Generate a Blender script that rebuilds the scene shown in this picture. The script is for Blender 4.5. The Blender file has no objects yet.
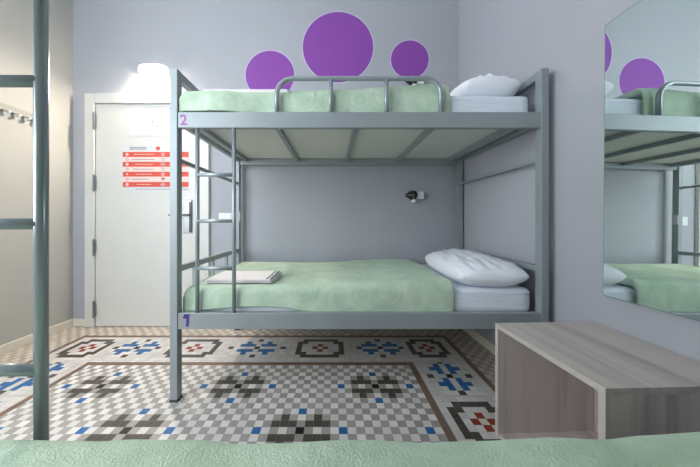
import bpy, bmesh, math, random
from mathutils import Vector, Matrix, noise
random.seed(7)
C = bpy.context.scene.collection
PI = math.pi

# ------------------------------------------------------------------ materials
def lin(c):
    return tuple(((v/255)/12.92 if v/255 <= .04045 else ((v/255+.055)/1.055)**2.4) for v in c) + (1.0,)

def mat(name, rgb, rough=.6, metal=0.0, var=0.0, scale=8.0, bump=0.0, bscale=60.0, spec=.5, coat=0.0, sheen=0.0, island=0.0, stretch=None):
    m = bpy.data.materials.new(name); m.use_nodes = True
    nt = m.node_tree; b = nt.nodes['Principled BSDF']
    b.inputs['Base Color'].default_value = lin(rgb)
    b.inputs['Roughness'].default_value = rough
    b.inputs['Metallic'].default_value = metal
    b.inputs['Specular IOR Level'].default_value = spec
    if coat: b.inputs['Coat Weight'].default_value = coat; b.inputs['Coat Roughness'].default_value = .15
    if sheen: b.inputs['Sheen Weight'].default_value = sheen; b.inputs['Sheen Roughness'].default_value = .5
    tc = nt.nodes.new('ShaderNodeTexCoord'); mp = nt.nodes.new('ShaderNodeMapping')
    nt.links.new(tc.outputs['Object'], mp.inputs['Vector'])
    if stretch: mp.inputs['Scale'].default_value = stretch
    if var or island:
        mix = nt.nodes.new('ShaderNodeMix'); mix.data_type = 'RGBA'
        v = max(var, island)
        mix.inputs['A'].default_value = lin([max(0, c*(1-v)) for c in rgb])
        mix.inputs['B'].default_value = lin([min(255, c*(1+v)) for c in rgb])
        if island:
            g = nt.nodes.new('ShaderNodeNewGeometry')
            nt.links.new(g.outputs['Random Per Island'], mix.inputs['Factor'])
        else:
            n = nt.nodes.new('ShaderNodeTexNoise'); n.inputs['Scale'].default_value = scale; n.inputs['Detail'].default_value = 4
            nt.links.new(mp.outputs['Vector'], n.inputs['Vector']); nt.links.new(n.outputs['Fac'], mix.inputs['Factor'])
        nt.links.new(mix.outputs['Result'], b.inputs['Base Color'])
    if bump:
        n2 = nt.nodes.new('ShaderNodeTexNoise'); n2.inputs['Scale'].default_value = bscale; n2.inputs['Detail'].default_value = 3
        bp = nt.nodes.new('ShaderNodeBump'); bp.inputs['Strength'].default_value = bump; bp.inputs['Distance'].default_value = .01
        nt.links.new(mp.outputs['Vector'], n2.inputs['Vector']); nt.links.new(n2.outputs['Fac'], bp.inputs['Height'])
        nt.links.new(bp.outputs['Normal'], b.inputs['Normal'])
    return m

def emit_mat(name, rgb, strength):
    m = bpy.data.materials.new(name); m.use_nodes = True
    b = m.node_tree.nodes['Principled BSDF']
    b.inputs['Base Color'].default_value = lin((240, 240, 235))
    b.inputs['Emission Color'].default_value = lin(rgb); b.inputs['Emission Strength'].default_value = strength
    return m

def wood_mat(name, axis):
    m = bpy.data.materials.new(name); m.use_nodes = True
    nt = m.node_tree; b = nt.nodes['Principled BSDF']; b.inputs['Roughness'].default_value = .5
    tc = nt.nodes.new('ShaderNodeTexCoord'); mp = nt.nodes.new('ShaderNodeMapping')
    nt.links.new(tc.outputs['Object'], mp.inputs['Vector'])
    s = [14, 14, 14]; s[axis] = .8
    mp.inputs['Scale'].default_value = s
    n = nt.nodes.new('ShaderNodeTexNoise'); n.inputs['Scale'].default_value = 1.2; n.inputs['Detail'].default_value = 6; n.inputs['Distortion'].default_value = .7
    nt.links.new(mp.outputs['Vector'], n.inputs['Vector'])
    r = nt.nodes.new('ShaderNodeValToRGB')
    r.color_ramp.elements[0].position = .28; r.color_ramp.elements[0].color = lin((160, 147, 142))
    r.color_ramp.elements[1].position = .55; r.color_ramp.elements[1].color = lin((202, 190, 184))
    e = r.color_ramp.elements.new(.4); e.color = lin((186, 173, 168))
    nt.links.new(n.outputs['Fac'], r.inputs['Fac']); nt.links.new(r.outputs['Color'], b.inputs['Base Color'])
    return m

def plush_mat(name, a, bcol):
    m = bpy.data.materials.new(name); m.use_nodes = True
    nt = m.node_tree; b = nt.nodes['Principled BSDF']; b.inputs['Roughness'].default_value = .9
    b.inputs['Specular IOR Level'].default_value = .15
    b.inputs['Sheen Weight'].default_value = .35; b.inputs['Sheen Roughness'].default_value = .5
    b.inputs['Sheen Tint'].default_value = lin((225, 245, 225))
    tc = nt.nodes.new('ShaderNodeTexCoord')
    mp = nt.nodes.new('ShaderNodeMapping'); nt.links.new(tc.outputs['Object'], mp.inputs['Vector'])
    vo = nt.nodes.new('ShaderNodeTexVoronoi'); vo.inputs['Scale'].default_value = 5.0
    nt.links.new(mp.outputs['Vector'], vo.inputs['Vector'])
    mu = nt.nodes.new('ShaderNodeMath'); mu.operation = 'MULTIPLY'; mu.inputs[1].default_value = 38
    si = nt.nodes.new('ShaderNodeMath'); si.operation = 'SINE'
    nt.links.new(vo.outputs['Distance'], mu.inputs[0]); nt.links.new(mu.outputs[0], si.inputs[0])
    n = nt.nodes.new('ShaderNodeTexNoise'); n.inputs['Scale'].default_value = 7; n.inputs['Detail'].default_value = 5
    nt.links.new(mp.outputs['Vector'], n.inputs['Vector'])
    ad = nt.nodes.new('ShaderNodeMath'); ad.operation = 'MULTIPLY_ADD'; ad.inputs[1].default_value = .04
    nt.links.new(si.outputs[0], ad.inputs[0]); nt.links.new(n.outputs['Fac'], ad.inputs[2])
    mr = nt.nodes.new('ShaderNodeMapRange'); mr.inputs['From Min'].default_value = .3; mr.inputs['From Max'].default_value = .72
    nt.links.new(ad.outputs[0], mr.inputs['Value'])
    mix = nt.nodes.new('ShaderNodeMix'); mix.data_type = 'RGBA'
    mix.inputs['A'].default_value = lin(a); mix.inputs['B'].default_value = lin(bcol)
    nt.links.new(mr.outputs['Result'], mix.inputs['Factor']); nt.links.new(mix.outputs['Result'], b.inputs['Base Color'])
    f = nt.nodes.new('ShaderNodeTexNoise'); f.inputs['Scale'].default_value = 260; f.inputs['Detail'].default_value = 2
    nt.links.new(mp.outputs['Vector'], f.inputs['Vector'])
    b1 = nt.nodes.new('ShaderNodeBump'); b1.inputs['Strength'].default_value = .5; b1.inputs['Distance'].default_value = .006
    nt.links.new(f.outputs['Fac'], b1.inputs['Height'])
    b2 = nt.nodes.new('ShaderNodeBump'); b2.inputs['Strength'].default_value = .35; b2.inputs['Distance'].default_value = .02
    nt.links.new(ad.outputs[0], b2.inputs['Height']); nt.links.new(b1.outputs['Normal'], b2.inputs['Normal'])
    nt.links.new(b2.outputs['Normal'], b.inputs['Normal'])
    return m

M = dict(
    wall=mat('wall_paint', (172, 173, 179), .75, var=.015, scale=3, bump=.05, bscale=120),
    wall_l=mat('wall_paint_cream', (182, 181, 175), .75, var=.015, scale=3, bump=.05, bscale=120),
    ceil=mat('ceiling_paint', (225, 225, 225), .8),
    base=mat('baseboard_paint', (222, 216, 202), .45, var=.02),
    door=mat('door_lacquer', (214, 212, 206), .35, var=.012, scale=4),
    frame=mat('grey_blue_enamel', (147, 154, 156), .45, metal=.15, spec=.6, var=.03, scale=6),
    tube=mat('grey_blue_tube_enamel', (147, 156, 160), .24, metal=.2, spec=.7, coat=.3),
    steel=mat('brushed_steel', (150, 152, 155), .35, metal=.9),
    dsteel=mat('dark_steel', (70, 68, 66), .35, metal=.8),
    board=mat('pale_board', (214, 213, 206), .7, var=.03, scale=5),
    sheet=mat('white_cotton', (230, 235, 244), .85, bump=.5, bscale=14, spec=.2, sheen=.1, stretch=(1.2, 3, 9)),
    pillow=mat('pillow_cotton', (238, 240, 246), .85, bump=.2, bscale=22, spec=.2, sheen=.1),
    towel=mat('towel_cotton', (246, 241, 240), .9, bump=.4, bscale=160, spec=.15, sheen=.2),
    blanket=plush_mat('green_plush', (172, 195, 168), (204, 219, 199)),
    purple=mat('purple_paint', (138, 70, 163), .6, var=.02, scale=6),
    lilac=mat('lilac_paint', (198, 186, 214), .6),
    white=mat('white_plastic', (232, 232, 232), .35),
    paper=mat('white_paper', (214, 214, 215), .6),
    paperpink=mat('pale_pink_paper', (240, 205, 200), .6),
    red=mat('orange_red_ink', (214, 78, 58), .6),
    ink=mat('grey_ink', (120, 118, 125), .7),
    inkpink=mat('pink_ink', (200, 120, 120), .7),
    num2=mat('magenta_ink', (150, 70, 150), .5),
    num1=mat('violet_ink', (70, 40, 130), .5),
    mirror=None,
    silver=mat('white_hook', (235, 235, 230), .3),
)
mm = bpy.data.materials.new('silvered_glass'); mm.use_nodes = True
_b = mm.node_tree.nodes['Principled BSDF']; _b.inputs['Base Color'].default_value = lin((232, 243, 240)); _b.inputs['Metallic'].default_value = 1; _b.inputs['Roughness'].default_value = .0
M['mirror'] = mm
M['mirror_edge'] = mat('mirror_edge_glass', (120, 140, 142), .2)
M['woodx'] = wood_mat('grey_oak_length', 1)
M['woodz'] = wood_mat('grey_oak_upright', 2)
M['woodedge'] = mat('grey_oak_edge', (190, 182, 172), .5, var=.04, scale=20)

# ------------------------------------------------------------------ helpers
def obj(name, bm, m, parent=None, smooth=False, bevel=0.0):
    me = bpy.data.meshes.new(name)
    bmesh.ops.recalc_face_normals(bm, faces=bm.faces[:])
    bm.to_mesh(me); bm.free()
    o = bpy.data.objects.new(name, me); C.objects.link(o)
    for x in (m if isinstance(m, (list, tuple)) else [m]): me.materials.append(x)
    if smooth:
        for p in me.polygons: p.use_smooth = True
    if bevel:
        md = o.modifiers.new('bevel', 'BEVEL'); md.width = bevel; md.segments = 2; md.limit_method = 'ANGLE'
    if parent is not None:
        o.parent = parent
        # geometry is written in world coordinates: shift by the parent's location
        off = world_loc(parent)
        me.transform(Matrix.Translation(-off))
    return o

def world_loc(o):
    v = Vector((0, 0, 0))
    while o is not None:
        v = v + o.location; o = o.parent
    return v

def thing(name, label, cat, loc, group=None):
    o = bpy.data.objects.new(name, None); C.objects.link(o); o.location = loc; o.empty_display_size = .1
    return tag(o, label, cat, group)

def tag(o, label, cat, group=None):
    o['label'] = label; o['category'] = cat
    if group: o['group'] = group
    return o

def struct(o): o['kind'] = 'structure'; return o

def origin_to(o, loc):
    loc = Vector(loc); o.data.transform(Matrix.Translation(-loc)); o.location = loc; return o

def box(bm, a, b):
    x0, y0, z0 = a; x1, y1, z1 = b
    v = [bm.verts.new(p) for p in ((x0,y0,z0),(x1,y0,z0),(x1,y1,z0),(x0,y1,z0),(x0,y0,z1),(x1,y0,z1),(x1,y1,z1),(x0,y1,z1))]
    for f in ((0,3,2,1),(4,5,6,7),(0,1,5,4),(1,2,6,5),(2,3,7,6),(3,0,4,7)): bm.faces.new([v[i] for i in f])
    return bm

def bx(a, b): return box(bmesh.new(), a, b)

def tube(bm, pts, r, seg=12, caps=True):
    pts = [Vector(p) for p in pts]; rings = []
    n = len(pts); up = None
    for i, p in enumerate(pts):
        t = (pts[min(i+1, n-1)] - pts[max(i-1, 0)]).normalized()
        if up is None: up = t.orthogonal().normalized()
        else: up = (up - t*up.dot(t)).normalized()
        s = t.cross(up)
        rr = r[i] if isinstance(r, (list, tuple)) else r
        rings.append([bm.verts.new(p + (up*math.cos(2*PI*k/seg) + s*math.sin(2*PI*k/seg))*rr) for k in range(seg)])
    for i in range(n-1):
        for k in range(seg):
            bm.faces.new((rings[i][k], rings[i][(k+1)%seg], rings[i+1][(k+1)%seg], rings[i+1][k]))
    if caps: bm.faces.new(rings[0][::-1]); bm.faces.new(rings[-1])
    return bm

def tb(pts, r, seg=12): return tube(bmesh.new(), pts, r, seg)

def disc(bm, c, r, axis_y, t, seg=64, r0=0.0):
    """disc (or ring when r0) facing -Y, from y to y-t"""
    x, z = c
    def ring(rad, y): return [bm.verts.new((x+rad*math.cos(2*PI*k/seg), y, z+rad*math.sin(2*PI*k/seg))) for k in range(seg)]
    of, ob = ring(r, axis_y-t), ring(r, axis_y)
    if r0:
        nf, nb = ring(r0, axis_y-t), ring(r0, axis_y)
        for k in range(seg):
            j = (k+1) % seg
            bm.faces.new((of[k], of[j], nf[j], nf[k])); bm.faces.new((ob[k], nb[k], nb[j], ob[j]))
            bm.faces.new((nf[k], nf[j], nb[j], nb[k])); bm.faces.new((of[j], of[k], ob[k], ob[j]))
    else:
        bm.faces.new(of); bm.faces.new(ob[::-1])
        for k in range(seg):
            j = (k+1) % seg; bm.faces.new((of[j], of[k], ob[k], ob[j]))
    return bm

def fbm(p, s, o=3):
    return noise.fractal(Vector(p)*s, 1.0, 2.0, o)

def sstep(a, b, x):
    t = max(0, min(1, (x-a)/(b-a))); return t*t*(3-2*t)

# ------------------------------------------------------------------ room
BW = 2.372           # back wall
LW = -2.372          # left wall
FW = -.62            # wall behind the camera
CH = 3.2
def RW(y): return 1.15 + .034*(BW-y)
RA = math.atan(.034)

# floor: mosaic of small tiles, each one an island of the mesh
FZ = -.012; FS = (.946-FZ)/.946      # floor level
CELL = .0393
FM = ['wt', 'gy', 'dk', 'bk', 'bl', 'br', 'rd', 'bw', 'mg', 'mw']
fcol = dict(wt=(214,209,203), gy=(158,152,146), dk=(82,75,69), bk=(34,30,30), bl=(48,104,156), br=(124,102,86), rd=(140,58,44), bw=(204,199,194), mg=(172,158,142), mw=(206,196,184))
fmats = [mat('tile_'+k, fcol[k], .38, island=.045, spec=.4) for k in FM]
fmats.append(mat('tile_grout', (150,146,140), .8))
fb = bmesh.new()
G = .0005
def cell(x0, y0, x1, y1, k):
    v = [fb.verts.new((x*FS, y*FS, FZ)) for x, y in ((x0+G, y0+G), (x1-G, y0+G), (x1-G, y1-G), (x0+G, y1-G))]
    f = fb.faces.new(v); f.material_index = FM.index(k)
def fill(x0, y0, x1, y1, fn, ox, oy, cx=CELL, cy=CELL):
    """cells of a grid whose cell (0,0) is centred on (ox, oy), clipped to the rectangle"""
    i0 = math.floor((x0-ox)/cx+.5); i1 = math.floor((x1-ox)/cx+.5)
    j0 = math.floor((y0-oy)/cy+.5); j1 = math.floor((y1-oy)/cy+.5)
    for i in range(i0, i1+1):
        for j in range(j0, j1+1):
            a, b = max(x0, ox+(i-.5)*cx), min(x1, ox+(i+.5)*cx)
            c, d = max(y0, oy+(j-.5)*cy), min(y1, oy+(j+.5)*cy)
            if b-a < .003 or d-c < .003: continue
            cell(a, c, b, d, fn(i, j))
def cross_motif(i, j, col, reach_i, reach_j):
    if i == 0 and j == 0: return 'bk'
    if abs(j) == 1 and 1 <= abs(i) <= 3: return col
    if abs(j) == 2 and abs(i) == 2: return col
    return None
def field(i, j):
    for ci, cj in ((0, 0), (10, 8)):
        di = (i-ci+10) % 20 - 10; dj = (j-cj+8) % 16 - 8
        k = cross_motif(di, dj, 'dk', 5, 3)
        if k: return k
        if j < 12 and (abs(di) == 5 and dj == 0) or (j < 12 and di == 0 and abs(dj) == 3): return 'bl'
        if abs(di) == 10: pass
    return 'wt' if (i+j) % 2 == 0 else 'gy'
def frame9(i, j, w=4):
    a, b = abs(i), abs(j)
    if b == 3 and a <= w-1: return 'dk'
    if b == 2 and a in (w-1, w): return 'dk'
    if a == w and b <= 2: return 'dk'
    if (a == 1 and b == 0) or (a == 0 and b == 1): return 'rd'
    if a == 0 and b == 0: return 'mw'
    return 'bw'
def blue(i, j, small=5):
    if i == 0 and j == 0: return 'bk'
    if (j == 0 and abs(i) == small) or (i == 0 and abs(j) == 3): return 'dk'
    if abs(j) == 1 and 1 <= abs(i) <= 3: return 'bl'
    if abs(j) == 2 and abs(i) == 2: return 'bl'
    return 'bw'
FX0, FX1, FY1 = -1.605, .498, 1.707          # inner field
LN = .036
BX0, BX1, BY1 = FX0-LN, FX1+LN, FY1+LN      # start of band
OX0, OX1, OY1 = -2.015, .893, 2.113         # end of band
FYN = FW
fill(FX0, FYN, FX1, FY1, field, -.150, 1.174)
one = lambda k: (lambda i, j: k)
fill(FX0-LN, FY1, FX1+LN, FY1+LN, one('br'), FX0-LN/2, FY1+LN/2, .16, LN)
fill(FX0-LN, FYN, FX0, FY1, one('br'), FX0-LN/2, 0, LN, .16)
fill(FX1, FYN, FX1+LN, FY1, one('br'), FX1+LN/2, 0, LN, .16)
by = 1.940; rx = .712; lx = -1.832
# back band, motif by motif
mots = [(-1.832, 'f3'), (-1.462, 'b4'), (-1.034, 'f4'), (-.566, 'b5'), (-.095, 'f4'), (.352, 'b4'), (.700, 'f3')]
edges = [OX0] + [(mots[k][0]+mots[k+1][0])/2 for k in range(len(mots)-1)] + [OX1]
for k, (mx, kind) in enumerate(mots):
    fn = {'f3': lambda i, j: frame9(i, j, 3), 'f4': lambda i, j: frame9(i, j, 4), 'b4': lambda i, j: blue(i, j, 4), 'b5': lambda i, j: blue(i, j, 5)}[kind]
    fill(edges[k], BY1, edges[k+1], OY1, fn, mx, by, .039, .0395)
for cx, a, b in ((rx, BX1, OX1), (lx, OX0, BX0)):
    ys = [1.587, 1.225, .865, .505, .145, -.215, -.575]
    tops = [BY1] + [(ys[k]+ys[k+1])/2 for k in range(len(ys)-1)] + [FYN]
    for k, yy in enumerate(ys):
        fn = (lambda i, j: blue(j, i, 4)) if k % 2 == 0 else (lambda i, j: frame9(j, i, 3))
        fill(a, tops[k+1], b, tops[k], fn, cx, yy, .039, .039)
fill(OX0-LN, OY1, OX1+LN, OY1+LN, one('br'), 0, OY1+LN/2, .16, LN)
fill(OX0-LN, FYN, OX0, OY1, one('br'), OX0-LN/2, 0, LN, .16)
fill(OX1, FYN, OX1+LN, OY1, one('br'), OX1+LN/2, 0, LN, .16)
chk = lambda i, j: 'mw' if (i+j) % 2 else 'mg'
fill(LW/FS, OY1+LN, RW(BW)/FS, BW/FS, chk, 0, OY1+LN+CELL/2)
fill(LW/FS, FYN, OX0-LN, OY1+LN, chk, 0, OY1+LN+CELL/2)
fill(OX1+LN, FYN, RW(FW)/FS, OY1+LN, chk, 0, OY1+LN+CELL/2)
f0 = len(fb.faces)
box(fb, (LW-.15, FW-.15, -.1), (RW(FW)+.15, BW+.15, FZ-.0008))
fb.faces.ensure_lookup_table()
for k in range(f0, len(fb.faces)): fb.faces[k].material_index = len(FM)
struct(obj('floor', fb, fmats))
struct(obj('ceiling', bx((LW-.15, FW-.15, CH), (RW(FW)+.15, BW+.15, CH+.1)), M['ceil']))
struct(obj('wall_back', bx((LW-.15, BW, FZ), (1.35, BW+.12, CH)), M['wall']))
# right wall, very slightly out of square
bm = bmesh.new()
pts = [(RW(BW), BW), (RW(FW-.12), FW-.12), (RW(FW)+.2, FW-.12), (RW(FW)+.2, BW)]
lo = [bm.verts.new((x, y, FZ)) for x, y in pts]; hi = [bm.verts.new((x, y, CH)) for x, y in pts]
bm.faces.new(lo); bm.faces.new(hi)
for k in range(4): bm.faces.new((lo[k], lo[(k+1)%4], hi[(k+1)%4], hi[k]))
struct(obj('wall_right', bm, M['wall']))
# left wall, with a window nearer than the photograph's left edge
WY0, WY1, VZ0, VZ1 = -.55, .80, .80, 2.7
bm = bmesh.new()
box(bm, (LW-.12, FW, FZ), (LW, WY0, CH)); box(bm, (LW-.12, WY1, FZ), (LW, BW, CH))
box(bm, (LW-.12, WY0, FZ), (LW, WY1, VZ0)); box(bm, (LW-.12, WY0, VZ1), (LW, WY1, CH))
struct(obj('wall_left', bm, M['wall_l']))
# wall behind the camera, with the window beside the nearest bunk
WX0, WX1, WZ0, WZ1 = -2.25, -1.20, .90, 2.75
bm = bmesh.new()
box(bm, (LW-.15, FW-.12, FZ), (WX0, FW, CH)); box(bm, (WX1, FW-.12, FZ), (RW(FW)+.01, FW, CH))
box(bm, (WX0, FW-.12, FZ), (WX1, FW, WZ0)); box(bm, (WX0, FW-.12, WZ1), (WX1, FW, CH))
struct(obj('wall_front', bm, M['wall']))
w = bpy.data.objects.new('window_1', None); C.objects.link(w); w.location = ((WX0+WX1)/2, FW-.06, WZ0); struct(w)
bm = bmesh.new(); t = .05; ya, yb = FW-.09, FW-.03
xm = (WX0+WX1)/2
for a, b in (((WX0, WZ0), (WX0+t, WZ1)), ((WX1-t, WZ0), (WX1, WZ1)), ((xm-t/2, WZ0+t), (xm+t/2, WZ1-t)), ((WX0+t, WZ0), (WX1-t, WZ0+t)), ((WX0+t, WZ1-t), (WX1-t, WZ1))):
    box(bm, (a[0], ya, a[1]), (b[0], yb, b[1]))
obj('window_frame', bm, M['door'], w)
gm = bpy.data.materials.new('window_glass'); gm.use_nodes = True
nt = gm.node_tree; nt.nodes.remove(nt.nodes['Principled BSDF'])
tr = nt.nodes.new('ShaderNodeBsdfTransparent'); gl = nt.nodes.new('ShaderNodeBsdfGlossy'); gl.inputs['Roughness'].default_value = .02
mx = nt.nodes.new('ShaderNodeMixShader'); mx.inputs[0].default_value = .06
nt.links.new(tr.outputs[0], mx.inputs[1]); nt.links.new(gl.outputs[0], mx.inputs[2]); nt.links.new(mx.outputs[0], nt.nodes['Material Output'].inputs['Surface'])
def window_two():
    w2 = bpy.data.objects.new('window_2', None); C.objects.link(w2); w2.location = (LW-.06, (WY0+WY1)/2, VZ0); struct(w2)
    bm = bmesh.new(); xa, xb = LW-.09, LW-.03; ym = (WY0+WY1)/2
    for a, b in (((WY0, VZ0), (WY0+t, VZ1)), ((WY1-t, VZ0), (WY1, VZ1)), ((ym-t/2, VZ0+t), (ym+t/2, VZ1-t)), ((WY0+t, VZ0), (WY1-t, VZ0+t)), ((WY0+t, VZ1-t), (WY1-t, VZ1))):
        box(bm, (xa, a[0], a[1]), (xb, b[0], b[1]))
    obj('window_frame', bm, M['door'], w2)
    obj('window_pane', bx((LW-.063, WY0+t, VZ0+t), (LW-.057, WY1-t, VZ1-t)), gm, w2)
window_two()
obj('window_pane', bx((WX0+t, FW-.063, WZ0+t), (WX1-t, FW-.057, WZ1-t)), gm, w)

# baseboards
BH = .058
struct(obj('baseboard_left', bx((LW, FW, FZ), (LW+.014, BW-.014, BH)), M['base'], bevel=.004))
bm = bx((LW, BW-.014, FZ), (-2.240, BW, BH)); box(bm, (-1.121, BW-.014, FZ), (RW(BW)-.014, BW, BH))
struct(obj('baseboard_back', bm, M['base'], bevel=.004))
bm = bmesh.new()
pts = [(RW(BW), BW-.001), (RW(FW), FW), (RW(FW)-.014, FW), (RW(BW)-.014, BW-.001)]
lo = [bm.verts.new((x, y, FZ)) for x, y in pts]; hi = [bm.verts.new((x, y, BH)) for x, y in pts]
bm.faces.new(lo); bm.faces.new(hi)
for k in range(4): bm.faces.new((lo[k], lo[(k+1)%4], hi[(k+1)%4], hi[k]))
struct(obj('baseboard_right', bm, M['base'], bevel=.004))

# ------------------------------------------------------------------ pixel helper: point on a plane y=Y
def P(px, py, Y): return ((px-333)*Y/260, Y, .946+(221-py)*Y/260)

# door
d = bpy.data.objects.new('door_1', None); C.objects.link(d); d.location = (-1.70, BW, 0); struct(d)
DX0, DX1, LX0, LX1 = -2.240, -1.121, -2.152, -1.222
DT, LT = 2.098, 2.008
bm = bmesh.new()
box(bm, (DX0, BW-.03, FZ), (LX0, BW, DT)); box(bm, (LX1, BW-.03, FZ), (DX1, BW, DT)); box(bm, (LX0, BW-.03, LT), (LX1, BW, DT))
obj('door_frame', bm, M['door'], d, bevel=.004)
obj('door_leaf', bx((LX0+.005, BW-.022, FZ+.005), (LX1-.005, BW, LT-.006)), M['door'], d, bevel=.003)
for py in (122, 183.5, 247, 308):
    z = P(97, py, BW)[2]
    bm = tb([(LX0+.002, BW-.036, z-.075), (LX0+.002, BW-.036, z+.075)], .0095, 10)
    box(bm, (LX0-.012, BW-.034, z-.06), (LX0+.016, BW-.028, z+.06))
    obj('hinge', bm, M['steel'], d)
hx, _, hz0 = P(189.5, 233, BW); hz1 = P(0, 200, BW)[2]
hp = obj('handle_plate', bx((hx-.038, BW-.034, hz0), (hx+.038, BW-.02, hz1)), M['steel'], d, bevel=.003)
obj('lock_cover', bx((hx+.018, BW-.040, hz0+.01), (hx+.034, BW-.033, hz1-.02)), M['dsteel'], hp)
zz = P(0, 215, BW)[2]
obj('handle_lever', tb([(hx+.01, BW-.035, zz), (hx+.01, BW-.085, zz), (hx-.01, BW-.092, zz), (hx-.13, BW-.092, zz-.003)], .0095, 12), M['steel'], hp, smooth=True)

yd = BW-.0225
# map paper and notice on the door
def quad(bm, x0, z0, x1, z1, y): box(bm, (x0, y-.0006, z0), (x1, y, z1)); return bm
x0, _, z1 = P(130, 112, yd); x1, _, z0 = P(167, 135.5, yd)
mp_ = obj('floor_plan', quad(bmesh.new(), x0, z0, x1, z1, yd), M['paper']); origin_to(mp_, ((x0+x1)/2, yd, z0))
tag(mp_, 'white paper floor plan with faint coloured dots, taped high on the white door', 'paper sheet')
plan_ink = mat('plan_ink', (196, 194, 204), .7)
for (a, b, c, e) in ((135,117,139,117.6),(140,117,141,123),(150,118,158,118.4),(138,124,144,124.5),(156,126,161,126.6),(157,118,157.3,124),(163,113,164,115),(163,125,164,127),(133,131,146,131.4),(147,114,147.4,120),(141,120,149,120.4)):
    p, q = P(a, e, yd), P(c, b, yd); obj('plan_line', quad(bmesh.new(), p[0], p[2], q[0], q[2], yd-.0006), plan_ink, mp_)
for (a, b, r) in ((152.7, 121.7, .009), (143.2, 123.2, .006), (157.5, 126.7, .006)):
    p = P(a, b, yd); obj('plan_dot', disc(bmesh.new(), (p[0], p[2]), r, yd-.0007, .0006, 16), M['inkpink'], mp_)

x0, _, z1 = P(122.8, 146.5, yd); x1, _, z0 = P(188.8, 190.5, yd)
nb = obj('notice', quad(bmesh.new(), x0, z0, x1, z1, yd), M['paper']); origin_to(nb, ((x0+x1)/2, yd, z0))
tag(nb, 'notice of orange red stripes with tiny pictograms stuck on the white door', 'sign')
bars = ((151.9, 157.0), (161.9, 166.8), (171.8, 176.6), (182.0, 186.9))
for a, b in bars:
    p, q = P(122.9, b, yd), P(188.6, a, yd)
    st = obj('red_stripe', quad(bmesh.new(), p[0], p[2], q[0], q[2], yd-.0006), M['red'], nb)
for (a, b) in ((157, 161.9), (166.8, 171.8), (176.6, 182)):
    p, q = P(122.9, b, yd), P(188.6, a, yd); obj('pink_stripe', quad(bmesh.new(), p[0], p[2], q[0], q[2], yd-.0006), M['paperpink'], nb)
def dashes(xa, xb, ym_, h, y, seed, m):
    """one line of small print: word-long dashes on a hairline"""
    bm = bmesh.new(); r = random.Random(seed); x = xa
    while x < xb:
        l = r.uniform(.5, 2.6); e = min(xb, x+l)
        p, q = P(x, ym_+h/2, yd), P(e, ym_-h/2, yd); quad(bm, p[0], p[2], q[0], q[2], y); x = e+.35
    obj('text_line', bm, m, nb)
dashes(129.7, 146.5, 147.6, 1.0, yd-.0006, 1, M['ink']); dashes(129.7, 146.5, 149.2, .9, yd-.0006, 2, M['ink'])
for k, (ym_, xa, xb) in enumerate(((159.4, 131.5, 155), (169.2, 133.5, 154), (179.2, 131, 149))):
    dashes(xa, xb, ym_, .7, yd-.0012, 5+k, M['ink'])
    for xx in (127.3, 163):
        p = P(xx, ym_, yd); obj('pictogram', disc(bmesh.new(), (p[0], p[2]), .013, yd-.0012, .0006, 14, .009), M['ink'], nb)
dashes(136, 188, 189.2, .6, yd-.0006, 9, M['ink'])
for xa, ya_, xb, yb_, e in ((156.2, 150.2, 160, 146.6, .0006), (161.5, 179.4, 165, 177.8, .0012)):
    p, q = P(xa, ya_, yd), P(xb, yb_, yd); obj('red_emblem', quad(bmesh.new(), p[0], p[2], q[0], q[2], yd-e), M['red'], nb)
for k, (a, b) in enumerate(bars):
    c = (a+b)/2
    dashes(134+k, 154-k, c, .55, yd-.0012, 20+k, M['paperpink'])
    p = P(127.2, c, yd); obj('pictogram', disc(bmesh.new(), (p[0], p[2]), .014 if k != 2 else .009, yd-.0012, .0006, 12), M['paperpink'], nb)
    bm = disc(bmesh.new(), (P(163, c, yd)[0], P(163, c, yd)[2]), .014, yd-.0012, .0006, 12, .008 if k in (0, 2) else 0)
    if k in (1, 3):
        p, q = P(160.5, c+.6, yd), P(165.5, c-.4, yd); quad(bm, p[0], p[2], q[0], q[2], yd-.0012)
    obj('pictogram', bm, M['paperpink'], nb)

# wall lamp over the door
lx0, _, lz1 = P(138, 63.5, 2.31); lx1, _, lz0 = P(165.5, 77.5, 2.31)
lc = (lx0+lx1)/2
wl = thing('wall_lamp', 'lit white bulkhead wall lamp above the door', 'lamp', (lc, BW, lz0))
obj('back_plate', bx((lc-.10, BW-.02, lz0+.02), (lc+.10, BW, lz1-.02)), M['white'], wl, bevel=.005)
bm = bmesh.new(); NU, NV = 24, 10; rows = []
for j in range(NV+1):
    a = PI*j/NV
    row = []
    for i in range(NU+1):
        u = -1+2*i/NU
        k = (1-abs(u)**5)**.4 if abs(u) < 1 else 0
        k = max(k, .02)
        y = BW-.02-.085*math.sin(a)**.7*k
        z = (lz0+lz1)/2 + (lz1-lz0)/2*math.cos(a)*(.55+.45*k)
        row.append(bm.verts.new((lc+(lx1-lx0)/2*u, y, z)))
    rows.append(row)
for j in range(NV):
    for i in range(NU): bm.faces.new((rows[j][i], rows[j][i+1], rows[j+1][i+1], rows[j+1][i]))
obj('diffuser', bm, emit_mat('lamp_diffuser', (255, 246, 232), 1.5), wl, smooth=True)
obj('shade_rim', bx((lc-.092, BW-.112, lz0-.002), (lc+.092, BW, lz0+.012)), M['white'], wl, bevel=.004)
obj('light_opening', bx((lc-.085, BW-.068, lz0-.012), (lc+.085, BW-.022, lz0-.002)), emit_mat('lamp_tube', (255, 240, 222), 950), wl)

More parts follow.
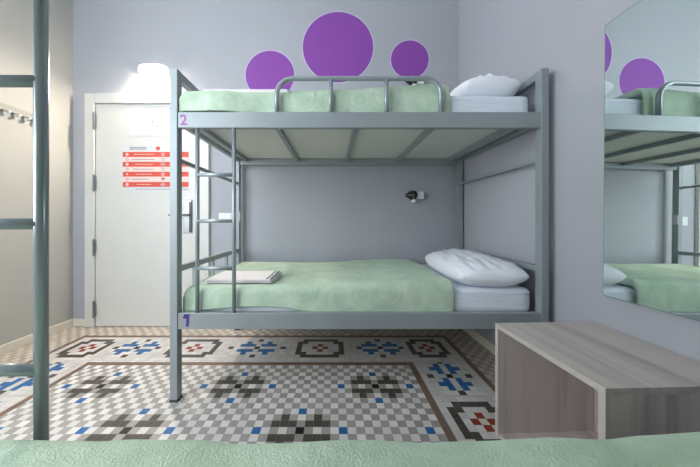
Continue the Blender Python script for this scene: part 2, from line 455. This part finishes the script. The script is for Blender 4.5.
# light switch
sx0, _, sz1 = P(219, 213, BW); sx1, _, sz0 = P(232, 222, BW)
sw = thing('light_switch', 'white double light switch on the wall right of the door', 'light switch', ((sx0+sx1)/2, BW, sz0))
obj('switch_plate', bx((sx0, BW-.008, sz0), (sx1, BW, sz1)), M['white'], sw, bevel=.002)
for k in (0, 1):
    a = sx0+.007+k*(sx1-sx0-.007)/2
    obj('rocker', bx((a, BW-.012, sz0+.01), (a+(sx1-sx0)/2-.011, BW-.006, sz1-.01)), M['white'], sw, bevel=.002)

# purple circles
for (px, py, r, lab) in ((270, 75.2, 24.3, 'small purple circle painted on the back wall, left of the big one'),
                         (338, 47.3, 35.2, 'largest purple circle painted on the back wall, in the middle of three'),
                         (409.8, 59.5, 18.9, 'smallest purple circle painted on the back wall, right of the big one')):
    x, _, z = P(px, py, BW); rr = r*BW/260
    o = obj('painted_circle', disc(bmesh.new(), (x, z), rr, BW, .002), M['purple']); origin_to(o, (x, BW, z))
    tag(o, lab, 'wall decoration', 'purple circles on the back wall')
    obj('pale_rim', disc(bmesh.new(), (x, z), rr+.010, BW, .0015, 64, rr-.001), M['lilac'], o)

# coat rack on the left wall
cr = thing('coat_rack', 'coat rail with a row of metal hooks on the left wall', 'coat rack', (LW, 1.7, 1.70))
obj('rack_rail', bx((LW, 1.12, 1.740), (LW+.022, 2.10, 1.785)), mat('rail_grey', (150, 150, 142), .5), cr, bevel=.003)
for k in range(15):
    y = 2.055-k*.062
    bm = tb([(LW+.015, y, 1.738), (LW+.034, y, 1.722), (LW+.046, y, 1.722), (LW+.053, y, 1.738)], [.005, .0055, .0055, .008], 10)
    tube(bm, [(LW+.012, y, 1.742), (LW+.012, y, 1.705)], .007, 10)
    obj('hook', bm, M['silver'], cr, smooth=True)

# ------------------------------------------------------------------ bunk beds
XL, XR = -.862, 1.141
PW = .040
def text_mesh(ch, size):
    cu = bpy.data.curves.new('t', 'FONT'); cu.body = ch; cu.size = size; cu.extrude = .0006; cu.offset = .0010; cu.align_x = 'CENTER'
    o = bpy.data.objects.new('t', cu); C.objects.link(o)
    bpy.context.view_layer.update()
    me = bpy.data.meshes.new_from_object(o.evaluated_get(bpy.context.evaluated_depsgraph_get()))
    bpy.data.objects.remove(o); bpy.data.curves.remove(cu)
    bm = bmesh.new(); bm.from_mesh(me); bpy.data.meshes.remove(me)
    return bm

def make_bunk(F, s, label, numbers):
    """frame of one bunk bed; F = y of its long front side, s = +1 when it lies beyond it"""
    D = .95
    t = thing('bunk_bed', label, 'bunk bed', ((XL+XR)/2, F+s*D/2, 0), 'grey metal bunk beds')
    Y = lambda y: F+s*y
    def b3(x0, y0, z0, x1, y1, z1): return bx((x0, min(Y(y0), Y(y1)), z0), (x1, max(Y(y0), Y(y1)), z1))
    H = 1.753
    for x in (XL, XR-PW):
        for y in (0, D-.045):
            obj('post', b3(x, y, FZ+.006, x+PW, y+.045, H), M['frame'], t, bevel=.003)
            obj('foot_cap', b3(x-.001, y-.001, FZ, x+PW+.001, y+.046, .002), mat('rubber', (40, 40, 42), .7) if 'rubber' not in M else M['rubber'], t)
    for z0, z1 in ((.373, .458), (1.440, 1.524)):
        for y in (.004, D-.034):
            obj('side_rail', b3(XL+PW, y, z0, XR-PW, y+.03, z1), M['frame'], t, bevel=.003)
        for x in (XL+.005, XR-PW+.005):
            obj('end_rail', b3(x, .045, z1-.050, x+.03, D-.045, z1-.014), M['frame'], t, bevel=.002)
        sb = z0+.027
        for k in range(5):
            x = .127+(k-2)*.4425
            obj('slat', b3(x-.014, .034, sb, x+.014, D-.034, sb+.03), M['frame'], t, bevel=.002)
        obj('bed_board', b3(XL+PW+.004, .036, sb+.03, XR-PW-.004, D-.036, sb+.04), M['board'], t)
    for x in (XL, XR-PW):
        obj('head_bar', b3(x+.001, .045, H-.042, x+PW-.001, D-.045, H-.002), M['frame'], t, bevel=.002)
        obj('brace_bar', b3(x+.010, .045, 1.267, x+.030, D-.045, 1.287), M['frame'], t, bevel=.002)
        obj('low_bar', b3(x+.006, .045, .671, x+.034, D-.045, .704), M['frame'], t, bevel=.002)
        for y in (.21, .445, .68):
            obj('bar_stub', b3(x+.010, y-.010, .443, x+.030, y+.010, .672), M['frame'], t)
    # guard rail
    gy = Y(.019); xa, xb, zt, r = -.300, .577, 1.708, .085
    pts = [(xa, gy, 1.524)]
    for k in range(9):
        a = PI - k*PI/16; pts.append((xa+r+r*math.cos(a), gy, zt-r+r*math.sin(a)))
    for k in range(9):
        a = PI/2 - k*PI/16; pts.append((xb-r+r*math.cos(a), gy, zt-r+r*math.sin(a)))
    pts.append((xb, gy, 1.524))
    g = obj('guard_rail', tb(pts, .0125, 14), M['tube'], t, smooth=True)
    for x in (-.012, .286):
        obj('guard_bar', tb([(x, gy, 1.524), (x, gy, zt-.006)], .0115, 12), M['tube'], g, smooth=True)
    # ladder
    ly = Y(.020); la, lb = (-.726, -.530) if s > 0 else (-.701, -.505)
    rl = .0105 if s > 0 else .0095; dzr = 0 if s > 0 else -.005
    l = obj('ladder_rail', tb([(la, ly, .457), (la, ly, 1.441)], rl, 14), M['tube'], t, smooth=True)
    l2 = obj('ladder_rail', tb([(lb, ly, .457), (lb, ly, 1.441)], rl, 14), M['tube'], t, smooth=True)
    for z in (.693, .946, 1.193):
        obj('rung', tb([(la, ly, z+dzr), (lb, ly, z+dzr)], .0100, 12), M['tube'], t, smooth=True)
    if numbers:
        bm = text_mesh('2', .078)
        bmesh.ops.transform(bm, verts=bm.verts[:], matrix=Matrix.Translation((-.791, Y(.0035), 1.4545)) @ Matrix.Rotation(PI/2, 4, 'X'))
        obj('painted_number', bm, M['num2'], t)
        bm = bmesh.new(); yf = Y(.0033)
        pts = [(184.6, 313.6), (189.3, 313.6), (188.6, 326.0), (185.9, 326.0), (186.4, 318.0), (183.2, 318.0), (183.2, 316.2)]
        q = [P(px, py+.6, yf) for px, py in pts]
        fr = [bm.verts.new((a, yf-.0008, c)) for a, _, c in q]; bk = [bm.verts.new((a, yf+.001, c)) for a, _, c in q]
        bm.faces.new(fr); bm.faces.new(bk[::-1])
        for k in range(len(q)): bm.faces.new((fr[k], fr[(k+1)%len(q)], bk[(k+1)%len(q)], bk[k]))
        obj('painted_number', bm, M['num1'], t)
        # bracket on the rear left post
        bm = b3(XL+PW-.002, D-.043, .945, XL+PW+.006, D-.012, 1.03)
        obj('post_bracket', bm, mat('bracket_pale', (196, 188, 190), .5), t)
    return t
M['rubber'] = mat('rubber_cap', (60, 62, 64), .6)
F1 = 1.372
make_bunk(F1, 1, 'grey metal bunk bed numbered 1 and 2 along the back wall', True)
F2 = .470
make_bunk(F2, -1, 'nearest grey metal bunk bed, its ladder rising at the left edge', False)

# mattresses
def mattress(name, F, s, z0, z1, x0, x1, label, seed):
    bm = bmesh.new()
    ya, yb = (.056, .895)
    nx, ny, nz, r = 70, 34, 8, .028
    def rnd(v, a, b):
        return v
    # a box grid rounded towards its edges
    bmesh.ops.create_cube(bm, size=1)
    bmesh.ops.subdivide_edges(bm, edges=bm.edges[:], cuts=23, use_grid_fill=True)
    hx, hy, hz = (x1-x0)/2, (yb-ya)/2, (z1-z0)/2
    cx, cy, cz = (x0+x1)/2, (ya+yb)/2, (z0+z1)/2
    def spread(v, h):   # push grid lines towards the ends so that the rounding is well resolved
        return math.copysign(h*(1-(1-abs(v)*2)**1.6), v) if abs(v) < .5 else math.copysign(h, v)
    for v in bm.verts:
        p = Vector((spread(v.co.x, hx), spread(v.co.y, hy), spread(v.co.z, hz)))
        q = Vector((max(-hx+r, min(hx-r, p.x)), max(-hy+r, min(hy-r, p.y)), max(-hz+r, min(hz-r, p.z))))
        dlt = p-q
        if dlt.length > 1e-6: p = q + dlt.normalized()*min(r, dlt.length if sum(abs(c) > 1e-6 for c in dlt) == 1 else r)
        n = fbm((p.x+seed, p.y*1.5, p.z*5), 3.0)*.004
        p.z -= abs(n)*1.6 if p.z > 0 else 0
        p.y -= math.copysign(abs(fbm((p.x*.6+seed, 3.1, p.z*14), 4.0))*.005, p.y)
        v.co = (cx+p.x, F+s*(cy+p.y), cz+p.z)
    o = obj(name, bm, M['sheet'], smooth=True); origin_to(o, (cx, F+s*cy, z0))
    return tag(o, label, 'mattress', 'sheeted mattresses')
ML, MR = -.806, 1.086
mattress('mattress', F1, 1, 1.508, 1.644, ML, MR, 'mattress in pale fitted sheet on the upper bunk, beneath its pillow', 1)
mattress('mattress', F1, 1, .441, .574, ML, MR+.009, 'mattress in blue white fitted sheet on the lower bunk by the back wall', 5)
mattress('mattress', F2, -1, .441, .580, ML, MR, 'mattress under the nearest green blanket at the bottom of the photo', 9)

# blankets
def blanket(F, s, top, x0, x1, drop, label, R=.016, off=.010, seed=0, wav=.006, rise=None, hem=None, front=None):
    """plush blanket laid over a mattress whose left end is at x0: it turns down over the left end and the
    long side, and its right end is folded under itself"""
    ya, yb, rr = .056, .895, .028
    bm = bmesh.new()
    prof = []                                   # (x, height above flat, offset o)
    for k in range(6): prof.append((x0-off, -rr-off-(drop-rr)*(1-k/6), off))
    for k in range(7):
        a = k/6*PI/2; prof.append((x0+rr-(rr+off)*math.cos(a), -(rr+off)*(1-math.sin(a)), off))
    N = 120; L = x1-x0-rr
    for k in range(1, N+1):
        x = x0+rr+L*k/N
        o = off + (2*R)*sstep(x1-.75, x1-.10, x) + (rise(x) if rise else 0)
        prof.append((x, 0, o))
    ot = prof[-1][2]
    for k in range(1, 9):
        a = k*PI/8; prof.append((x1+R*math.sin(a), 0, ot-R+R*math.cos(a)))
    for k in range(1, 10): prof.append((x1-.018*k, 0, max(off, ot-2*R-.002*k)))
    nd, nf = 10, 44
    tp = [('d', k/nd) for k in range(nd)] + [('a', k/6) for k in range(7)] + [('f', k/nf) for k in range(1, nf+1)]
    grid = []
    for (x, dz, o) in prof:
        row = []
        h = hem(x) if hem else 0
        of = min(o, .012) + (front(x) if front else 0)
        for kind, q in tp:
            if kind == 'd':
                yy, dt = ya-of, -(rr+o) - (drop-rr-h)*(1-q); n = Vector((0, -1, 0)); e = 1-q
            elif kind == 'a':
                a = q*PI/2; yy = ya+rr-(rr+of)*math.cos(a); dt = -(rr+o)*(1-math.sin(a)); n = Vector((0, -math.cos(a), math.sin(a))); e = 0
            else:
                yy = ya+rr+(yb-.012-ya-rr)*q; dt = 0; n = Vector((0, 0, 1)); e = 0
            zz = max(top+o+dz+dt, top-drop+h)
            zflat = top+o
            w = fbm((x*1.0+seed, yy*1.3, zflat*2+seed), 4.0, 4)*wav
            w += noise.noise(Vector((x*13+seed, yy*3, 1.7)))*.0025
            if kind in 'da': w += .004*math.sin(x*21+seed+3*noise.noise(Vector((x*3, seed, 0))))*(.4+e)
            w = max(w, -.7*o+.003)
            if kind in 'da': w = max(w, -.003)
            if kind == 'd' or dz < 0: w = min(w, .004)
            if dz < -.02: w *= .2
            yy += n.y*w; zz += n.z*w
            row.append(bm.verts.new((x + .012*noise.noise(Vector((yy*5, seed, 2)))*sstep(x1-.2, x1, x), F+s*yy, zz)))
        grid.append(row)
    for i in range(len(grid)-1):
        for j in range(len(tp)-1):
            bm.faces.new((grid[i][j], grid[i+1][j], grid[i+1][j+1], grid[i][j+1]))
    o = obj('blanket', bm, M['blanket'], smooth=True)
    md = o.modifiers.new('thickness', 'SOLIDIFY'); md.thickness = .008; md.offset = 0
    origin_to(o, ((x0+x1)/2, F+s*.45, top))
    return tag(o, label, 'blanket', 'pale green plush blankets')
def top_of(o, x0, x1, y0, y1):
    p = [o.matrix_basis @ v.co for v in o.data.vertices]
    return max(c.z for c in p if x0-.02 <= c.x <= x1+.02 and y0-.02 <= c.y <= y1+.02) + .005
ll = lambda x: .036*max(0, 1-((x+.42)/.30)**2) + .012*max(0, 1-((x+.72)/.12)**2)
low_blanket = blanket(F1, 1, .576, ML, .640, .131, 'pale green plush blanket spread over the lower bunk', seed=3.3, hem=ll)
high_blanket = blanket(F1, 1, 1.646, ML, .618, .114, 'pale green plush blanket on the upper bunk behind the guard rail', seed=8.1, wav=.010, R=.018, rise=lambda x: .012*sstep(-.8, .3, x), front=lambda x: .034*(1-sstep(-.62, -.38, x)))
blanket(F2, -1, .592, ML, 1.0, .112, 'nearest pale green plush blanket along the bottom edge of the photo', seed=14.2, wav=.003)

# pillows
def pillow(cx, cy, z0, lx, ly, h, label, seed, tilt=0.0, rot=0.0, crease=1.0):
    bm = bmesh.new(); n = 56
    def pt(u, v, sgn):
        e = max(0, (1-abs(u)**2.4))*max(0, (1-abs(v)**3.0))
        z = e**.42*h*.5
        # pinch outline between corners
        x = u*lx/2*math.sqrt(1-.22*v**4)
        y = v*ly/2*math.sqrt(1-.10*u**4)
        if sgn > 0:
            wr = (fbm((u*1.2+seed, v*1.2, seed), 1.8, 3)*.010 - abs(fbm((u*1.6+seed, v*.7, seed+3), 3.2, 3))*.016*crease)*min(1, e*3)
            fold = (.003+.004*(crease > 2))*abs(v)**1.5*math.sin(u*15+seed+4*noise.noise(Vector((u*2, v*2, seed))))*min(1, e*4)
            z += wr+fold
            return Vector((x, y, z0+h*.38+z*1.1))
        return Vector((x, y, z0+h*.38-min(z*1.1, h*.38)))
    up = {}; dn = {}
    for i in range(n+1):
        for j in range(n+1):
            u, v = math.sin((-1+2*i/n)*PI/2), math.sin((-1+2*j/n)*PI/2)
            up[i, j] = bm.verts.new(pt(u, v, 1))
            dn[i, j] = up[i, j] if i in (0, n) or j in (0, n) else bm.verts.new(pt(u, v, -1))
    for i in range(n):
        for j in range(n):
            bm.faces.new((up[i, j], up[i+1, j], up[i+1, j+1], up[i, j+1]))
            a = (dn[i, j], dn[i, j+1], dn[i+1, j+1], dn[i+1, j])
            bm.faces.new(a)
    bmesh.ops.transform(bm, verts=bm.verts[:], matrix=Matrix.Translation((cx, cy, 0)) @ Matrix.Rotation(rot, 4, 'Z'))
    if tilt:
        bmesh.ops.transform(bm, verts=bm.verts[:], matrix=Matrix.Translation((cx+lx/2, cy, z0)) @ Matrix.Rotation(tilt, 4, 'Y') @ Matrix.Translation((-cx-lx/2, -cy, -z0)))
    o = obj('pillow', bm, M['pillow'], smooth=True); origin_to(o, (cx, cy, z0))
    return tag(o, label, 'pillow', 'white pillows')
pillow(.905, 1.80, 1.646, .345, .72, .180, 'white pillow on the upper bunk, beside the purple circles', 2.0, crease=2.2)
pillow(.905, 1.765, .578, .395, .75, .175, 'white pillow on the lower bunk, at the right end', 6.4, rot=-.06)

# folded towels
def towel(x0, x1, y0, y1, z0, h, label, seed, fold=True):
    t = bmesh.new(); nx, ny = 40, 16
    o_ = None
    layers = 3
    for l in range(layers):
        za, zb = z0+h*l/layers+.0004, z0+h*(l+1)/layers-.0004
        up, dn = {}, {}
        sx = .006*l
        for i in range(nx+1):
            for j in range(ny+1):
                u, v = i/nx, j/ny
                x = x0+(x1-x0-sx)*u; y = y0+(y1-y0)*v
                w = .0018*fbm((x+seed, y, l), 7.0, 3)
                e = min(1, min(u, 1-u)*(x1-x0)/.008, min(v, 1-v)*(y1-y0)/.008)
                c = (zb-za)/2*math.sqrt(max(0, 1-(1-e)**2))
                m_ = (za+zb)/2
                up[i, j] = t.verts.new((x, y, m_+c+w)); dn[i, j] = t.verts.new((x, y, m_-c+w)) if 0 < i < nx and 0 < j < ny else up[i, j]
        for i in range(nx):
            for j in range(ny):
                t.faces.new((up[i, j], up[i+1, j], up[i+1, j+1], up[i, j+1]))
                t.faces.new((dn[i, j], dn[i, j+1], dn[i+1, j+1], dn[i+1, j]))
    o = obj('folded_towel', t, M['towel'], smooth=True); origin_to(o, ((x0+x1)/2, (y0+y1)/2, z0))
    tag(o, label, 'towel', 'folded white towels')
    if fold:
        q = bmesh.new()
        for k in range(2):
            xx = x1-.045+k*.022
            tube(q, [(xx, y0+.02, z0+h+.001), (xx+.004, (y0+y1)/2, z0+h+.002), (xx, y1-.02, z0+h+.001)], .0028, 8)
        obj('hem_stripe', q, mat('hem_grey', (170, 172, 184), .8), o)
    return o
towel(-.720, -.335, 1.455, 1.735, top_of(low_blanket, -.72, -.335, 1.455, 1.735), .020, 'folded white towel with hem stripes on the lower green blanket', 1.1)
towel(-.745, -.235, 1.46, 1.70, top_of(high_blanket, -.745, -.235, 1.46, 1.70), .020, 'flat folded white towel on the upper bunk by the wall lamp', 4.7, False)

# ------------------------------------------------------------------ reading lamps
def reading_lamp(z, label):
    x = (418.5-333)*BW/260
    t = thing('reading_lamp', label, 'reading lamp', (x, BW, z), 'reading lamps on the back wall')
    obj('mount_block', bx((x-.030, BW-.05, z-.033), (x+.034, BW, z+.033)), M['white'], t, bevel=.004)
    bm = bmesh.new()
    tube(bm, [(x-.028, BW-.035, z), (x-.045, BW-.037, z), (x-.046, BW-.037, z), (x-.085, BW-.042, z), (x-.10, BW-.044, z), (x-.135, BW-.048, z-.004)],
         [.020, .020, .043, .040, .030, .008], 20)
    obj('lamp_head', bm, M['dsteel'], t, smooth=False)
    obj('lamp_ring', tb([(x-.068, BW-.040, z), (x-.076, BW-.041, z)], .0435, 20), M['steel'], t)
    obj('switch_knob', tb([(x-.055, BW-.04, z-.035), (x-.055, BW-.04, z-.062)], [.020, .022], 16), M['silver'], t)
    return t
reading_lamp(P(0, 195.8, BW)[2], 'small dark metal reading lamp on the wall over the lower bunk')
reading_lamp(P(0, 83, BW)[2], 'small metal reading lamp above the upper bunk, mostly hidden by the blanket')

# ------------------------------------------------------------------ mirror, bedside unit (on the right wall)
A = math.atan(.019)
mfar = Vector((1.178, 1.130))                       # far edge of the mirror
dirv = Vector((math.sin(A), -math.cos(A)))          # towards the viewer the glass nears the wall
nrm = Vector((-math.cos(A), -math.sin(A)))
W = .86
bm = bmesh.new()
zb, zt = .623, 1.796
def mp2(u, n, z):
    p = mfar+dirv*u+nrm*n; 
    lean = (z-zb)/(zt-zb)*.009-.006
    return (p.x+lean, p.y, z)
def slab(bm, u0, u1, n0, n1, z0, z1):
    v = [bm.verts.new(mp2(u, n, z)) for z in (z0, z1) for (u, n) in ((u0, n0), (u1, n0), (u1, n1), (u0, n1))]
    for f in ((0,3,2,1),(4,5,6,7),(0,1,5,4),(1,2,6,5),(2,3,7,6),(3,0,4,7)): bm.faces.new([v[i] for i in f])
mr = thing('mirror', 'large frameless mirror on the right wall above the bedside unit', 'mirror', (mfar.x, mfar.y-W/2, zb))
slab(bm, 0, W, -.005, -.0005, zb, zt); obj('mirror_edge', bm, M['mirror_edge'], mr)
bm = bmesh.new(); slab(bm, .003, W-.003, -.0004, .0003, zb+.003, zt-.003); obj('mirror_glass', bm, M['mirror'], mr)
bm = bmesh.new()
for z in (.9, 1.5):
    slab(bm, .02, W-.02, -.012, -.005, z-.02, z+.02)
obj('wall_batten', bm, M['board'], mr)

H = .487; B0, B1 = .712, 1.172; BXL = .732; TH = .019
bt = thing('bedside_unit', 'grey oak open bedside cabinet in front of the right wall', 'cabinet', (0, 0, 0))
bt.location = (BXL, B1, 0)
def rot_unit(bm):
    bmesh.ops.transform(bm, verts=bm.verts[:], matrix=Matrix.Translation((BXL, B1, 0)) @ Matrix.Rotation(RA, 4, 'Z') @ Matrix.Translation((-BXL, -B1, 0)))
    return bm
BXR = RW(B1)-.006
LB = B1-B0
def unit(name, a, b, m):
    o = obj(name, rot_unit(bx(a, b)), m, bt, bevel=.001); return o
unit('top', (BXL, B0, H-TH), (BXR, B1, H), M['woodx'])
unit('near_panel', (BXL, B0, FZ), (BXR, B0+TH, H-TH-.0005), M['woodz'])
unit('far_panel', (BXL, B1-TH, FZ), (BXR, B1, H-TH-.0005), M['woodz'])
unit('back_panel', (BXR-.012, B0+TH, FZ), (BXR, B1-TH, H-TH-.0005), M['woodz'])
unit('bottom_panel', (BXL+.004, B0+TH, FZ), (BXR-.012, B1-TH, .004), M['woodx'])
bm = bmesh.new()
box(bm, (BXL-.0012, B0, H-TH), (BXL, B1, H)); box(bm, (BXL-.0012, B0, FZ), (BXL, B0+TH, H-TH)); box(bm, (BXL-.0012, B1-TH, FZ), (BXL, B1, H-TH))
o = obj('edge_band', rot_unit(bm), M['woodedge'], bt)

# ------------------------------------------------------------------ camera, light
cam = bpy.data.cameras.new('camera'); co = bpy.data.objects.new('camera', cam); C.objects.link(co)
co.location = (0, 0, .946); co.rotation_euler = (PI/2, 0, 0)
cam.sensor_width = 36; cam.lens = 260/700*36; cam.shift_x = 17/700; cam.shift_y = -12.5/700
cam.clip_start = .01
sc = bpy.context.scene; sc.camera = co

wd = bpy.data.worlds.new('world'); sc.world = wd; wd.use_nodes = True
bg = wd.node_tree.nodes['Background']; bg.inputs['Color'].default_value = (.83, .92, 1.0, 1); bg.inputs['Strength'].default_value = 11.4
al = bpy.data.lights.new('window_portal', 'AREA'); al.shape = 'RECTANGLE'; al.size = WX1-WX0; al.size_y = WZ1-WZ0
al.cycles.is_portal = True
ao = bpy.data.objects.new('window_portal', al); C.objects.link(ao); ao.location = ((WX0+WX1)/2, FW-.11, (WZ0+WZ1)/2); ao.rotation_euler = (PI/2, 0, 0)

al = bpy.data.lights.new('window_portal', 'AREA'); al.shape = 'RECTANGLE'; al.size = VZ1-VZ0; al.size_y = WY1-WY0
al.cycles.is_portal = True
ao = bpy.data.objects.new('window_portal', al); C.objects.link(ao); ao.location = (LW-.11, (WY0+WY1)/2, (VZ0+VZ1)/2); ao.rotation_euler = (0, -PI/2, 0)
sc.view_settings.view_transform = 'Standard'; sc.view_settings.look = 'None'; sc.view_settings.gamma = 1; sc.view_settings.use_curve_mapping = False
sc.view_settings.exposure = 0.0
sc.cycles.use_denoising = True
sc.cycles.max_bounces = 12; sc.cycles.diffuse_bounces = 8
sc.cycles.sample_clamp_indirect = 8
